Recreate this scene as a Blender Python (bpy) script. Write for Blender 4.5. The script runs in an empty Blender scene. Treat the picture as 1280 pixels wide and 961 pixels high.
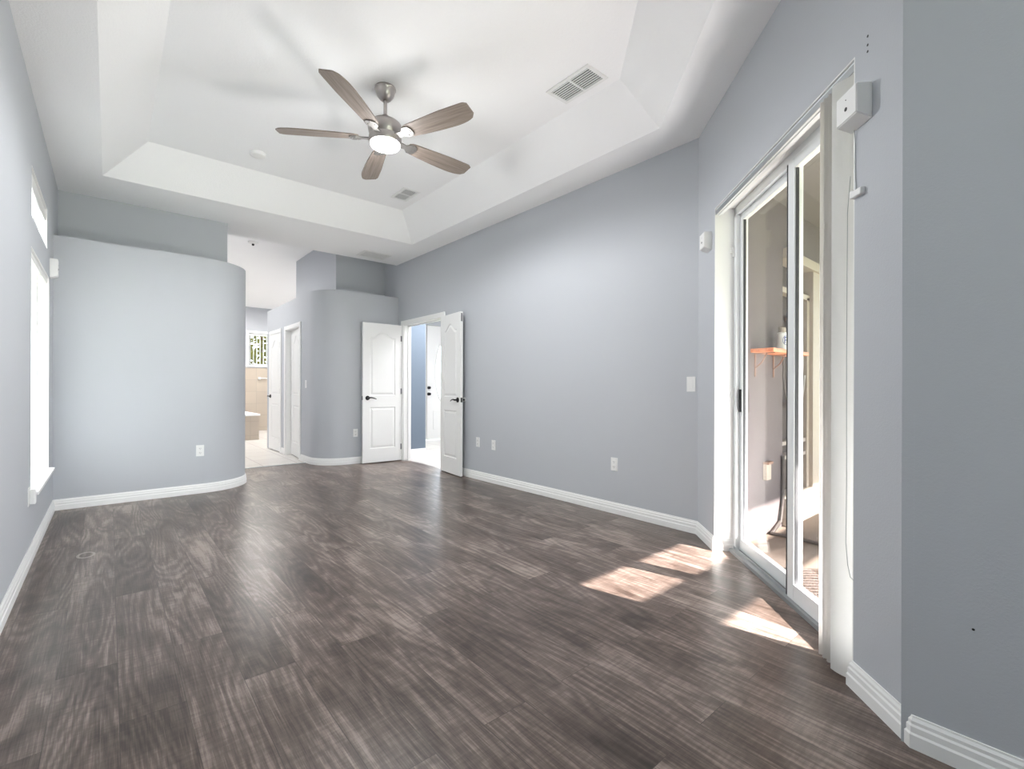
import bpy, bmesh, math, random
from mathutils import Vector, Matrix
random.seed(7)
C = bpy.context.scene.collection
PI = math.pi
R = math.radians

# ------------------------------------------------------------------ camera
YAW, ROLL, FPX, CAMH = 0.7065, 0.0028, 589.67, 1.0941
cam_d = bpy.data.cameras.new('camera')
cam_d.sensor_width = 36.0
cam_d.sensor_fit = 'HORIZONTAL'
cam_d.lens = FPX / 1280 * 36.0
cam_d.shift_y = 4.53 / 1280
cam_d.clip_start = 0.05
cam = bpy.data.objects.new('camera', cam_d)
C.objects.link(cam)
fw = Vector((math.sin(YAW), math.cos(YAW), 0))
rt = Vector((math.cos(YAW), -math.sin(YAW), 0))
up = Vector((0, 0, 1))
r2 = rt * math.cos(ROLL) + up * math.sin(ROLL)
u2 = -rt * math.sin(ROLL) + up * math.cos(ROLL)
M = Matrix((r2, u2, -fw)).transposed().to_4x4()
M.translation = Vector((0, 0, CAMH))
cam.matrix_world = M
bpy.context.scene.camera = cam

# ------------------------------------------------------------------ exposure, world, sun, daylight, added lights
sc = bpy.context.scene
sc.view_settings.view_transform = 'Standard'
sc.view_settings.look = 'None'
sc.view_settings.exposure = 0.92
sc.view_settings.gamma = 1.0
sc.view_settings.use_curve_mapping = False
sc.cycles.max_bounces = 14
sc.cycles.diffuse_bounces = 8
sc.cycles.transparent_max_bounces = 24
sc.cycles.sample_clamp_indirect = 6.0

w = bpy.data.worlds.new('world')
sc.world = w
w.use_nodes = True
nt = w.node_tree
bg = nt.nodes['Background']
bg.inputs['Color'].default_value = (0.80, 0.90, 1.0, 1)
bg.inputs['Strength'].default_value = 4.5

def light(name, kind, loc, energy, color=(1, 1, 1), direction=None, size=1.0, size_y=None, **kw):
    d = bpy.data.lights.new(name, kind)
    d.energy = energy
    d.color = color
    o = bpy.data.objects.new(name, d)
    C.objects.link(o)
    o.location = loc
    if direction is not None:
        o.rotation_euler = Vector(direction).to_track_quat('-Z', 'Y').to_euler()
    if kind == 'AREA':
        d.shape = 'RECTANGLE' if size_y else 'DISK'
        d.size = size
        if size_y:
            d.size_y = size_y
    if kind == 'SUN':
        d.angle = R(0.6)
    for k, v in kw.items():
        setattr(d, k, v)
    return o

SUN_EL = R(38)
sun_dir = Vector((-0.235 * math.cos(SUN_EL), 0.972 * math.cos(SUN_EL), -math.sin(SUN_EL)))
light('sun', 'SUN', (6, -8, 9), 27.0, (1.0, 0.98, 0.96), sun_dir)
light('added_back_fill', 'AREA', (1.34, -2.62, 1.15), 23, (0.93, 0.97, 1.0), (-0.35, 0.7, 1.0), 0.9, 1.3)  # unseen fill light added to lift the ceiling, aimed up through the added opening
light('left_window_daylight', 'AREA', (-0.75, 4.83, 1.15), 28, (0.95, 0.98, 1), (1, 0, 0.5), 1.2, 1.6)
light('added_lanai_fill', 'AREA', (3.371 - 0.7071 * 1.05 + 0.7071 * 0.60, 1.793 - 0.7071 * 1.05 - 0.7071 * 0.60, 0.15), 58, (0.95, 0.975, 1.0), (-0.7071, 0.7071, 0.72), 1.2, 0.7)  # unseen fill light added outside the slider to brighten soffit and ceiling
light('transom_daylight', 'AREA', (-0.75, 4.78, 2.30), 11, (0.95, 0.98, 1), (1, 0, 0.4), 1.0, 0.35)
light('added_bathroom_light', 'AREA', (2.3, 11.2, 3.05), 80, (1, 0.98, 0.95), (0, 0, -1), 1.6, 1.6)  # unseen area light added under the ceiling to brighten the bathroom
light('added_hall_light', 'AREA', (0.6, 8.6, 3.2), 26, (1, 0.99, 0.97), (0, 0, -1), 1.2, 1.2)  # added downward light with no visible source, brightens the hall
light('added_foyer_light', 'AREA', (4.6, 6.0, 2.9), 75, (1, 1, 1), (0, 0, -1), 1.4, 1.4)  # extra unseen light added overhead to brighten the foyer

# ------------------------------------------------------------------ materials
def new_mat(name, color, rough=0.6, metal=0.0, spec=0.5):
    m = bpy.data.materials.new(name)
    m.use_nodes = True
    b = m.node_tree.nodes['Principled BSDF']
    b.inputs['Base Color'].default_value = (*color, 1)
    b.inputs['Roughness'].default_value = rough
    b.inputs['Metallic'].default_value = metal
    b.inputs['Specular IOR Level'].default_value = spec
    return m

class NB:
    def __init__(s, m):
        s.t = m.node_tree
        s.b = s.t.nodes['Principled BSDF']
    def n(s, kind, **kw):
        nd = s.t.nodes.new(kind)
        for k, v in kw.items():
            if k.startswith('i_'):
                nd.inputs[k[2:].replace('_', ' ')].default_value = v
            else:
                setattr(nd, k, v)
        return nd
    def l(s, a, b):
        s.t.links.new(a, b)
    def math(s, op, a, b=None, c=None):
        nd = s.t.nodes.new('ShaderNodeMath')
        nd.operation = op
        for i, v in enumerate((a, b, c)):
            if v is None:
                continue
            if hasattr(v, 'node'):
                s.l(v, nd.inputs[i])
            else:
                nd.inputs[i].default_value = v
        return nd.outputs[0]
    def mix(s, fac, a, b, blend='MIX'):
        nd = s.t.nodes.new('ShaderNodeMix')
        nd.data_type = 'RGBA'
        nd.blend_type = blend
        for i, v in ((0, fac), (6, a), (7, b)):
            if hasattr(v, 'node'):
                s.l(v, nd.inputs[i])
            else:
                nd.inputs[i].default_value = v if i == 0 else (*v, 1)
        return nd.outputs[2]
    def ramp(s, fac, stops):
        nd = s.t.nodes.new('ShaderNodeValToRGB')
        el = nd.color_ramp.elements
        el[0].position, el[0].color = stops[0][0], (*stops[0][1], 1)
        el[1].position, el[1].color = stops[-1][0], (*stops[-1][1], 1)
        for p, c in stops[1:-1]:
            e = el.new(p)
            e.color = (*c, 1)
        s.l(fac, nd.inputs[0])
        return nd.outputs[0]
    def bump(s, h, strength, dist=0.002):
        nd = s.t.nodes.new('ShaderNodeBump')
        nd.inputs['Strength'].default_value = strength
        nd.inputs['Distance'].default_value = dist
        s.l(h, nd.inputs['Height'])
        s.l(nd.outputs[0], s.b.inputs['Normal'])

def textured_paint(name, color, scale, strength, rough=0.7, dist=0.002, speckle=0.0):
    m = new_mat(name, color, rough, spec=0.3)
    b = NB(m)
    g = b.n('ShaderNodeNewGeometry')
    nz = b.n('ShaderNodeTexNoise', i_Scale=scale, i_Detail=4.0, i_Roughness=0.6)
    b.l(g.outputs['Position'], nz.inputs['Vector'])
    b.bump(nz.outputs[0], strength, dist)
    big = b.n('ShaderNodeTexNoise', i_Scale=0.9, i_Detail=2.0)
    b.l(g.outputs['Position'], big.inputs['Vector'])
    c = tuple(v * 0.965 for v in color)
    col = b.mix(big.outputs[0], c, color)
    if speckle:
        f = b.math('MULTIPLY', nz.outputs[0], speckle)
        col = b.mix(f, col, tuple(v * 0.7 for v in color))
    b.l(col, b.b.inputs['Base Color'])
    return m

MW = textured_paint('wall_paint_blue_grey', (0.512, 0.530, 0.562), 150, 0.35)
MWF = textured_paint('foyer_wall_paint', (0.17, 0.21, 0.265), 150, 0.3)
MC = textured_paint('ceiling_texture_white', (0.94, 0.94, 0.945), 95, 0.55, 0.85, 0.004)
MT = new_mat('white_trim_paint', (0.86, 0.86, 0.85), 0.35)
MD = new_mat('white_door_paint', (0.84, 0.84, 0.83), 0.4)
MBLK = new_mat('oil_rubbed_black_metal', (0.02, 0.02, 0.022), 0.35, 0.7)
MHINGE = new_mat('hinge_grey_metal', (0.25, 0.25, 0.26), 0.4, 0.8)
MP = new_mat('white_plastic', (0.82, 0.82, 0.81), 0.4)
MPD = new_mat('dark_slot', (0.03, 0.03, 0.03), 0.6)
MAL = new_mat('white_aluminium', (0.78, 0.80, 0.81), 0.35, 0.1)
MTRACK = new_mat('grey_aluminium_track', (0.38, 0.40, 0.41), 0.4, 0.6)
MGASK = new_mat('black_gasket', (0.06, 0.06, 0.065), 0.6)
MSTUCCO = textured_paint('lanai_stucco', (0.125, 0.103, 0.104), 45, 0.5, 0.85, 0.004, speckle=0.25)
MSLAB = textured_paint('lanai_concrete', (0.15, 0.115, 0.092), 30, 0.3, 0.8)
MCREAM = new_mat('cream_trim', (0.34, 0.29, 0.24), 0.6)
MDARKW = textured_paint('dark_brown_boards', (0.06, 0.045, 0.04), 20, 0.4)

def nickel():
    m = new_mat('brushed_nickel', (0.46, 0.428, 0.415), 0.36, 1.0)
    b = NB(m)
    tc = b.n('ShaderNodeTexCoord')
    mp = b.n('ShaderNodeMapping')
    mp.inputs['Scale'].default_value = (20, 20, 900)
    nz = b.n('ShaderNodeTexNoise', i_Scale=1.0, i_Detail=2.0)
    b.l(tc.outputs['Object'], mp.inputs['Vector'])
    b.l(mp.outputs[0], nz.inputs['Vector'])
    b.bump(nz.outputs[0], 0.08, 0.001)
    return m
MNI = nickel()
MARM = new_mat('satin_nickel_bracket', (0.30, 0.285, 0.27), 0.5, 0.9)

def blade_wood():
    m = new_mat('weathered_oak_blade', (0.4, 0.32, 0.27), 0.5)
    b = NB(m)
    tc = b.n('ShaderNodeTexCoord')
    mp = b.n('ShaderNodeMapping')
    mp.inputs['Scale'].default_value = (2.5, 55, 55)
    nz = b.n('ShaderNodeTexNoise', i_Scale=1.0, i_Detail=5.0, i_Roughness=0.6)
    b.l(tc.outputs['Object'], mp.inputs['Vector'])
    b.l(mp.outputs[0], nz.inputs['Vector'])
    c = b.ramp(nz.outputs[0], [(0.3, (0.15, 0.115, 0.095)), (0.5, (0.25, 0.203, 0.172)), (0.72, (0.33, 0.28, 0.25))])
    b.l(c, b.b.inputs['Base Color'])
    return m
MBLADE = blade_wood()

def plank_floor():
    m = new_mat('dark_vinyl_plank', (0.12, 0.09, 0.08), 0.3, spec=0.5)
    b = NB(m)
    g = b.n('ShaderNodeNewGeometry')
    sep = b.n('ShaderNodeSeparateXYZ')
    b.l(g.outputs['Position'], sep.inputs[0])
    cx = b.n('ShaderNodeCombineXYZ')                    # planks run along world Y
    b.l(sep.outputs['Y'], cx.inputs[0])
    b.l(b.math('ADD', sep.outputs['X'], 5.013), cx.inputs[1])
    br = b.n('ShaderNodeTexBrick')
    br.offset = 0.37
    br.offset_frequency = 2
    br.inputs['Color1'].default_value = (0, 0, 0, 1)
    br.inputs['Color2'].default_value = (1, 1, 1, 1)
    br.inputs['Mortar'].default_value = (0.5, 0.5, 0.5, 1)
    br.inputs['Scale'].default_value = 1.0
    br.inputs['Mortar Size'].default_value = 0.0012
    br.inputs['Mortar Smooth'].default_value = 0.3
    br.inputs['Bias'].default_value = 0.0
    br.inputs['Brick Width'].default_value = 1.22
    br.inputs['Row Height'].default_value = 0.18
    b.l(cx.outputs[0], br.inputs['Vector'])
    seed = b.n('ShaderNodeSeparateColor')
    b.l(br.outputs['Color'], seed.inputs[0])
    sd = seed.outputs[0]
    w4 = b.math('MULTIPLY', sd, 37.0)
    def grain(sx, sy, detail, rough, dist=0.0):
        mp = b.n('ShaderNodeMapping')
        mp.inputs['Scale'].default_value = (sx, sy, 1)
        b.l(g.outputs['Position'], mp.inputs['Vector'])
        nz = b.n('ShaderNodeTexNoise', noise_dimensions='4D', i_Scale=1.0, i_Detail=detail, i_Roughness=rough, i_Distortion=dist)
        b.l(mp.outputs[0], nz.inputs['Vector'])
        b.l(w4, nz.inputs['W'])
        return nz.outputs[0]
    cloud = grain(5.0, 1.6, 5.0, 0.6, 0.4)              # broad pale wash
    streak = grain(85.0, 3.0, 6.0, 0.65, 0.6)           # fine grain
    fine = grain(240.0, 9.0, 3.0, 0.6)
    cross = grain(9.0, 60.0, 3.0, 0.7)                  # faint saw marks across
    blot = grain(3.2, 2.2, 4.0, 0.55, 1.2)              # dark knots and heartwood
    # cathedral grain arches
    mpw = b.n('ShaderNodeMapping')
    mpw.inputs['Scale'].default_value = (7.0, 1.0, 1)
    b.l(g.outputs['Position'], mpw.inputs['Vector'])
    off = b.n('ShaderNodeVectorMath', operation='ADD')
    cs = b.n('ShaderNodeCombineXYZ')
    b.l(w4, cs.inputs[0])
    b.l(b.math('MULTIPLY', sd, 91.0), cs.inputs[1])
    b.l(mpw.outputs[0], off.inputs[0])
    b.l(cs.outputs[0], off.inputs[1])
    ring = b.n('ShaderNodeTexNoise', i_Scale=0.55, i_Detail=1.5, i_Roughness=0.45)
    b.l(off.outputs[0], ring.inputs['Vector'])
    rings = b.math('SINE', b.math('MULTIPLY', ring.outputs[0], 130.0))
    rings = b.math('MULTIPLY_ADD', rings, 0.5, 0.5)
    t = b.math('MULTIPLY', cloud, 0.68)
    t = b.math('ADD', t, b.math('MULTIPLY', streak, 0.46))
    t = b.math('ADD', t, b.math('MULTIPLY', fine, 0.34))
    t = b.math('ADD', t, b.math('MULTIPLY', cross, 0.24))
    t = b.math('ADD', t, b.math('MULTIPLY', sd, 0.11))
    t = b.math('ADD', t, b.math('MULTIPLY', rings, 0.10))
    t = b.math('SUBTRACT', t, 0.455)
    col = b.ramp(t, [(0.22, (0.024, 0.0158, 0.0122)), (0.39, (0.064, 0.0435, 0.0345)), (0.54, (0.128, 0.094, 0.079)), (0.72, (0.32, 0.255, 0.222))])
    hair = grain(230.0, 3.0, 4.0, 0.7, 0.8)
    hm = b.ramp(hair, [(0.60, (0, 0, 0)), (0.70, (0.55, 0.55, 0.55))])
    hs = b.n('ShaderNodeSeparateColor')
    b.l(hm, hs.inputs[0])
    col = b.mix(hs.outputs[0], col, (0.33, 0.265, 0.23))
    dk = b.ramp(blot, [(0.30, (0.55, 0.52, 0.50)), (0.42, (1, 1, 1))])
    col = b.mix(1.0, col, dk, 'MULTIPLY')
    col = b.mix(b.math('MULTIPLY', br.outputs['Fac'], 0.7), col, (0.03, 0.022, 0.018))
    # the pale ring worn into one plank
    dx = b.math('DIVIDE', b.math('SUBTRACT', sep.outputs['X'], -0.114), 0.040)
    dy = b.math('DIVIDE', b.math('SUBTRACT', sep.outputs['Y'], 4.135), 0.062)
    rr = b.math('SQRT', b.math('ADD', b.math('MULTIPLY', dx, dx), b.math('MULTIPLY', dy, dy)))
    rm = b.math('LESS_THAN', b.math('ABSOLUTE', b.math('SUBTRACT', rr, 1.0)), 0.17)
    col = b.mix(b.math('MULTIPLY', rm, 0.6), col, (0.42, 0.37, 0.33))
    b.l(col, b.b.inputs['Base Color'])
    rg = b.math('MULTIPLY_ADD', streak, 0.16, 0.23)
    b.l(rg, b.b.inputs['Roughness'])
    hh = b.math('SUBTRACT', b.math('MULTIPLY', streak, 0.4), br.outputs['Fac'])
    b.bump(hh, 0.12, 0.001)
    return m
MFLOOR = plank_floor()

def tile(name, c1, c2, grout, size, rough, axes='XY', rot=0.0):
    m = new_mat(name, c1, rough)
    b = NB(m)
    g = b.n('ShaderNodeNewGeometry')
    sep = b.n('ShaderNodeSeparateXYZ')
    b.l(g.outputs['Position'], sep.inputs[0])
    cx = b.n('ShaderNodeCombineXYZ')
    b.l(sep.outputs[axes[0]], cx.inputs[0])
    b.l(sep.outputs[axes[1]], cx.inputs[1])
    mp = b.n('ShaderNodeMapping')
    mp.inputs['Rotation'].default_value = (0, 0, rot)
    mp.inputs['Location'].default_value = (10.07, 10.11, 0)
    b.l(cx.outputs[0], mp.inputs['Vector'])
    br = b.n('ShaderNodeTexBrick')
    br.offset = 0.0
    br.inputs['Color1'].default_value = (*c1, 1)
    br.inputs['Color2'].default_value = (*c2, 1)
    br.inputs['Mortar'].default_value = (*grout, 1)
    br.inputs['Scale'].default_value = 1.0
    br.inputs['Mortar Size'].default_value = 0.004
    br.inputs['Brick Width'].default_value = size
    br.inputs['Row Height'].default_value = size
    b.l(mp.outputs[0], br.inputs['Vector'])
    nz = b.n('ShaderNodeTexNoise', i_Scale=6.0, i_Detail=4.0)
    b.l(g.outputs['Position'], nz.inputs['Vector'])
    col = b.mix(b.math('MULTIPLY', nz.outputs[0], 0.4), br.outputs['Color'], tuple(v * 0.8 for v in c1))
    b.l(col, b.b.inputs['Base Color'])
    return m
MTILE = tile('pale_floor_tile', (0.66, 0.63, 0.60), (0.62, 0.59, 0.56), (0.33, 0.31, 0.29), 0.45, 0.25)
MBTILE = tile('beige_wall_tile', (0.50, 0.43, 0.35), (0.46, 0.39, 0.32), (0.36, 0.31, 0.26), 0.30, 0.4, 'XZ')

def glass_mat(name, tint, refl=0.08):
    m = bpy.data.materials.new(name)
    m.use_nodes = True
    t = m.node_tree
    for n_ in list(t.nodes):
        t.nodes.remove(n_)
    out = t.nodes.new('ShaderNodeOutputMaterial')
    tr = t.nodes.new('ShaderNodeBsdfTransparent')
    tr.inputs[0].default_value = (*tint, 1)
    gl = t.nodes.new('ShaderNodeBsdfGlossy')
    gl.inputs['Roughness'].default_value = 0.01
    lw = t.nodes.new('ShaderNodeLayerWeight')
    lw.inputs['Blend'].default_value = 0.5
    pw = t.nodes.new('ShaderNodeMath')
    pw.operation = 'POWER'
    pw.inputs[1].default_value = 5.0
    t.links.new(lw.outputs['Facing'], pw.inputs[0])
    ad = t.nodes.new('ShaderNodeMath')
    ad.operation = 'MULTIPLY_ADD'
    ad.inputs[1].default_value = 0.9
    ad.inputs[2].default_value = refl
    t.links.new(pw.outputs[0], ad.inputs[0])
    mx = t.nodes.new('ShaderNodeMixShader')
    t.links.new(ad.outputs[0], mx.inputs[0])
    t.links.new(tr.outputs[0], mx.inputs[1])
    t.links.new(gl.outputs[0], mx.inputs[2])
    t.links.new(mx.outputs[0], out.inputs[0])
    return m
MGLASS = glass_mat('tinted_slider_glass', (0.90, 0.88, 0.86), 0.03)
MGLASSC = glass_mat('clear_window_glass', (0.97, 0.98, 0.98), 0.03)

def translucent(name, color, mixf=0.5):
    m = bpy.data.materials.new(name)
    m.use_nodes = True
    t = m.node_tree
    for n_ in list(t.nodes):
        t.nodes.remove(n_)
    out = t.nodes.new('ShaderNodeOutputMaterial')
    a = t.nodes.new('ShaderNodeBsdfDiffuse')
    a.inputs[0].default_value = (*color, 1)
    c = t.nodes.new('ShaderNodeBsdfTranslucent')
    c.inputs[0].default_value = (*color, 1)
    mx = t.nodes.new('ShaderNodeMixShader')
    mx.inputs[0].default_value = mixf
    t.links.new(a.outputs[0], mx.inputs[1])
    t.links.new(c.outputs[0], mx.inputs[2])
    t.links.new(mx.outputs[0], out.inputs[0])
    return m
MVANE = translucent('white_pvc_vane', (0.86, 0.85, 0.84), 0.35)

MVANE_LIT = translucent('white_pvc_vane_lit', (0.90, 0.90, 0.89), 0.08)  # lighter, less translucent copy of the vane; its brighter light is in the colour

def emit(name, color, s):
    m = new_mat(name, color)
    b = m.node_tree.nodes['Principled BSDF']
    b.inputs['Emission Color'].default_value = (*color, 1)
    b.inputs['Emission Strength'].default_value = s
    return m

# ------------------------------------------------------------------ mesh helpers
class MB:
    def __init__(s):
        s.bm = bmesh.new()
    def box(s, x0, x1, y0, y1, z0, z1, bev=0.0):
        t = bmesh.new()
        bmesh.ops.create_cube(t, size=1.0)
        for v in t.verts:
            v.co = Vector(((x0 + x1) / 2 + v.co.x * (x1 - x0), (y0 + y1) / 2 + v.co.y * (y1 - y0), (z0 + z1) / 2 + v.co.z * (z1 - z0)))
        if bev:
            bmesh.ops.bevel(t, geom=list(t.edges), offset=bev, segments=2, affect='EDGES', profile=0.6)
        s.add(t)
        return s
    def add(s, t, mat=None):
        if mat is not None:
            t.transform(mat)
        me = bpy.data.meshes.new('tmp')
        t.to_mesh(me)
        t.free()
        s.bm.from_mesh(me)
        bpy.data.meshes.remove(me)
    def prism(s, pts, z0, z1, bev=0.0):
        t = bmesh.new()
        lo = [t.verts.new((x, y, z0)) for x, y in pts]
        hi = [t.verts.new((x, y, z1)) for x, y in pts]
        n = len(pts)
        for i in range(n):
            t.faces.new((lo[i], lo[(i + 1) % n], hi[(i + 1) % n], hi[i]))
        t.faces.new(lo[::-1])
        t.faces.new(hi)
        bmesh.ops.recalc_face_normals(t, faces=t.faces)
        s.add(t)
        return s
    def lathe(s, prof, c=(0, 0, 0), axis='Z', seg=32, cap=True):
        t = bmesh.new()
        rings = []
        for r, z in prof:
            rings.append([t.verts.new((max(r, 1e-4) * math.cos(2 * PI * k / seg), max(r, 1e-4) * math.sin(2 * PI * k / seg), z)) for k in range(seg)])
        for a, b_ in zip(rings, rings[1:]):
            for k in range(seg):
                t.faces.new((a[k], a[(k + 1) % seg], b_[(k + 1) % seg], b_[k]))
        if cap:
            t.faces.new(rings[0][::-1])
            t.faces.new(rings[-1])
        bmesh.ops.recalc_face_normals(t, faces=t.faces)
        m = Matrix.Translation(c)
        if axis == 'Y':
            m = m @ Matrix.Rotation(-PI / 2, 4, 'X')
        elif axis == 'X':
            m = m @ Matrix.Rotation(PI / 2, 4, 'Y')
        s.add(t, m)
        return s
    def tube(s, pts, r, seg=10):
        pts = [Vector(p) for p in pts]
        t = bmesh.new()
        rings = []
        ref = Vector((0.13, 0.21, 0.97)).normalized()
        for i, p in enumerate(pts):
            d = (pts[min(i + 1, len(pts) - 1)] - pts[max(i - 1, 0)]).normalized()
            if abs(d.dot(ref)) > 0.98:
                ref = Vector((0.9, 0.3, 0.1)).normalized()
            a = d.cross(ref).normalized()
            b_ = d.cross(a)
            rad = r[i] if isinstance(r, (list, tuple)) else r
            rings.append([t.verts.new(p + a * rad * math.cos(2 * PI * k / seg) + b_ * rad * math.sin(2 * PI * k / seg)) for k in range(seg)])
        for a, b_ in zip(rings, rings[1:]):
            for k in range(seg):
                t.faces.new((a[k], a[(k + 1) % seg], b_[(k + 1) % seg], b_[k]))
        t.faces.new(rings[0][::-1])
        t.faces.new(rings[-1])
        bmesh.ops.recalc_face_normals(t, faces=t.faces)
        s.add(t)
        return s
    def sweep(s, path, prof, side=1):
        """profile (out, z) swept along an open 2D path; out is to the left of travel when side=1"""
        n = len(path)
        P = [Vector(p) for p in path]
        t = bmesh.new()
        rings = []
        for i in range(n):
            ds = []
            if i > 0:
                ds.append((P[i] - P[i - 1]).normalized())
            if i < n - 1:
                ds.append((P[i + 1] - P[i]).normalized())
            ns = [Vector((-d.y, d.x)) * side for d in ds]
            m = sum(ns, Vector((0, 0))).normalized()
            k = 1.0 / max(0.3, m.dot(ns[0]))
            rings.append([t.verts.new((P[i].x + m.x * k * o, P[i].y + m.y * k * o, z)) for o, z in prof])
        q = len(prof)
        for a, b_ in zip(rings, rings[1:]):
            for k in range(q):
                t.faces.new((a[k], a[(k + 1) % q], b_[(k + 1) % q], b_[k]))
        t.faces.new(rings[0][::-1])
        t.faces.new(rings[-1])
        bmesh.ops.recalc_face_normals(t, faces=t.faces)
        s.add(t)
        return s
    def build(s, name, mat, parent=None, smooth=False, loc=None, rz=None):
        me = bpy.data.meshes.new(name)
        s.bm.to_mesh(me)
        s.bm.free()
        me.materials.append(mat)
        if smooth:
            for p in me.polygons:
                p.use_smooth = True
            me.set_sharp_from_angle(angle=R(40))
        o = bpy.data.objects.new(name, me)
        C.objects.link(o)
        if parent:
            o.parent = parent
        if loc is not None:
            o.location = loc
        if rz is not None:
            o.rotation_euler.z = rz
        return o

def tag(o, label=None, cat=None, group=None, kind=None):
    if label:
        o['label'] = label
    if cat:
        o['category'] = cat
    if group:
        o['group'] = group
    if kind:
        o['kind'] = kind
    return o
def empty(name, loc, rz=0.0):
    o = bpy.data.objects.new(name, None)
    o.empty_display_size = 0.1
    C.objects.link(o)
    o.location = loc
    o.rotation_euler.z = rz
    return o
def copy_tree(o, parent=None):
    c = o.copy()
    C.objects.link(c)
    if parent:
        c.parent = parent
    for ch in list(o.children):
        copy_tree(ch, c)
    return c
def struct(o, label, cat):
    return tag(o, label, cat, kind='structure')

# ------------------------------------------------------------------ room dimensions (metres)
XL, XR, HC, HT = -0.379, 3.371, 2.981, 3.269
YB = -2.4                                   # wall behind the camera
XN, YC2 = 1.877, 0.299                      # near end of the angled wall
YC = 1.793                                  # far end of the angled wall (at XR)
YP1, LEDGE1 = 5.80, 2.438                   # left partition
YP2, LEDGE2 = 6.64, 2.475                   # right partition
YH = 6.683                                  # soffit edge
S2 = math.sqrt(0.5)
CW = Vector((XR, YC))
def AP(s, off=0.0):                         # point on the angled wall: s along it towards the near end, off outwards
    return (CW.x - S2 * s + S2 * off, CW.y - S2 * s - S2 * off)
def arc(cx, cy, r, a0, a1, n=18):
    return [(cx + r * math.cos(R(a0 + (a1 - a0) * i / n)), cy + r * math.sin(R(a0 + (a1 - a0) * i / n))) for i in range(n + 1)]

# ------------------------------------------------------------------ floors
b = MB().prism([(-0.5, -2.5), (1.96, -2.5), AP(2.113 + 0.05, 0.11), AP(-0.02, 0.11), (3.44, 1.75), (3.44, 7.17), (-0.5, 7.17)], -0.02, 0.0)
struct(b.build('floor', MFLOOR), 'dark brown wood plank floor of the empty bedroom', 'floor')
b = MB().prism([(-0.5, 7.17), (3.44, 7.17), (3.44, 9.3), (4.3, 9.3), (4.3, 13.4), (-0.5, 13.4)], -0.02, 0.0)
struct(b.build('floor_bathroom', MTILE), 'pale square tile floor running from hall into the bathroom', 'floor')
b = MB().prism([(3.44, 3.0), (7.2, 3.0), (7.2, 8.75), (3.44, 8.75)], -0.02, 0.0)
struct(b.build('floor_foyer', MTILE), 'pale tile floor of the foyer beyond the double doorway', 'floor')
b = MB().box(1.39, 2.2, 7.150, 7.185, 0.0, 0.006)
struct(b.build('trim_threshold', MTRACK), 'dark metal threshold strip between planks and hall tile', 'trim')

# ------------------------------------------------------------------ ceiling: soffit ring, sloped tray sides, tray top
XNL = 1.03                                  # right end of the upper-left wall block
def ceiling():
    t = bmesh.new()
    outer = [(XL, YB), (XN, YB), (XN, YC2), (XR, YC), (XR, YH), (XNL, YH), (XNL, 6.264), (XL, 6.264)]
    tb = [(-0.05, -1.5), (1.54, -1.5), (1.54, 0.415), (3.033, 1.908), (3.033, 5.581), (-0.05, 5.581)]
    d = 0.307
    tt = [(-0.05 + d, -1.5 + d), (1.54 - d, -1.5 + d), (1.54 - d, 0.415 + 0.127), (3.033 - d, 1.908 + 0.127), (3.033 - d, 5.581 - d), (-0.05 + d, 5.581 - d)]
    vo = [t.verts.new((x, y, HC)) for x, y in outer]
    vb = [t.verts.new((x, y, HC)) for x, y in tb]
    vt = [t.verts.new((x, y, HT)) for x, y in tt]
    es = [t.edges.new((vo[i], vo[(i + 1) % len(vo)])) for i in range(len(vo))]
    es += [t.edges.new((vb[i], vb[(i + 1) % 6])) for i in range(6)]
    bmesh.ops.triangle_fill(t, edges=es, use_beauty=True)
    for i in range(6):
        t.faces.new((vb[i], vb[(i + 1) % 6], vt[(i + 1) % 6], vt[i]))
    t.faces.new(vt)
    bmesh.ops.recalc_face_normals(t, faces=t.faces)
    if sum((f.normal.z for f in t.faces)) > 0:
        bmesh.ops.reverse_faces(t, faces=t.faces)
    m = MB()
    m.add(t)
    return m.build('ceiling', MC)
struct(ceiling(), 'white textured tray ceiling with sloped sides', 'ceiling')
b = MB().box(XNL - 0.02, XR, YH, YH + 0.02, HC, 3.50)
struct(b.build('ceiling_header', MC), 'back of the soffit above the hall opening', 'ceiling')
# hall / bathroom ceiling: flat then falling towards the far wall
t = bmesh.new()
vs = [t.verts.new(p) for p in [(-0.6, YH, 3.39), (4.4, YH, 3.39), (4.4, 9.1, 3.39), (-0.6, 9.1, 3.39), (4.4, 13.5, 3.10), (-0.6, 13.5, 3.10)]]
t.faces.new((vs[0], vs[3], vs[2], vs[1]))
t.faces.new((vs[3], vs[5], vs[4], vs[2]))
b = MB()
b.add(t)
struct(b.build('ceiling_bathroom', MC), 'bright white ceiling over the hall and bathroom', 'ceiling')
b = MB().box(3.40, 7.3, 2.9, 8.9, 3.0, 3.05)
struct(b.build('ceiling_foyer', MC), 'white ceiling of the foyer', 'ceiling')
b = MB().box(-0.8, 7.4, 1.62, 13.7, 3.55, 3.65).prism([(-0.8, -2.9), (2.1, -2.9), (2.1, 0.1), (3.6, 1.62), (-0.8, 1.62)], 3.55, 3.65)
struct(b.build('roof', MC), 'roof slab over the house', 'roof')

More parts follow.
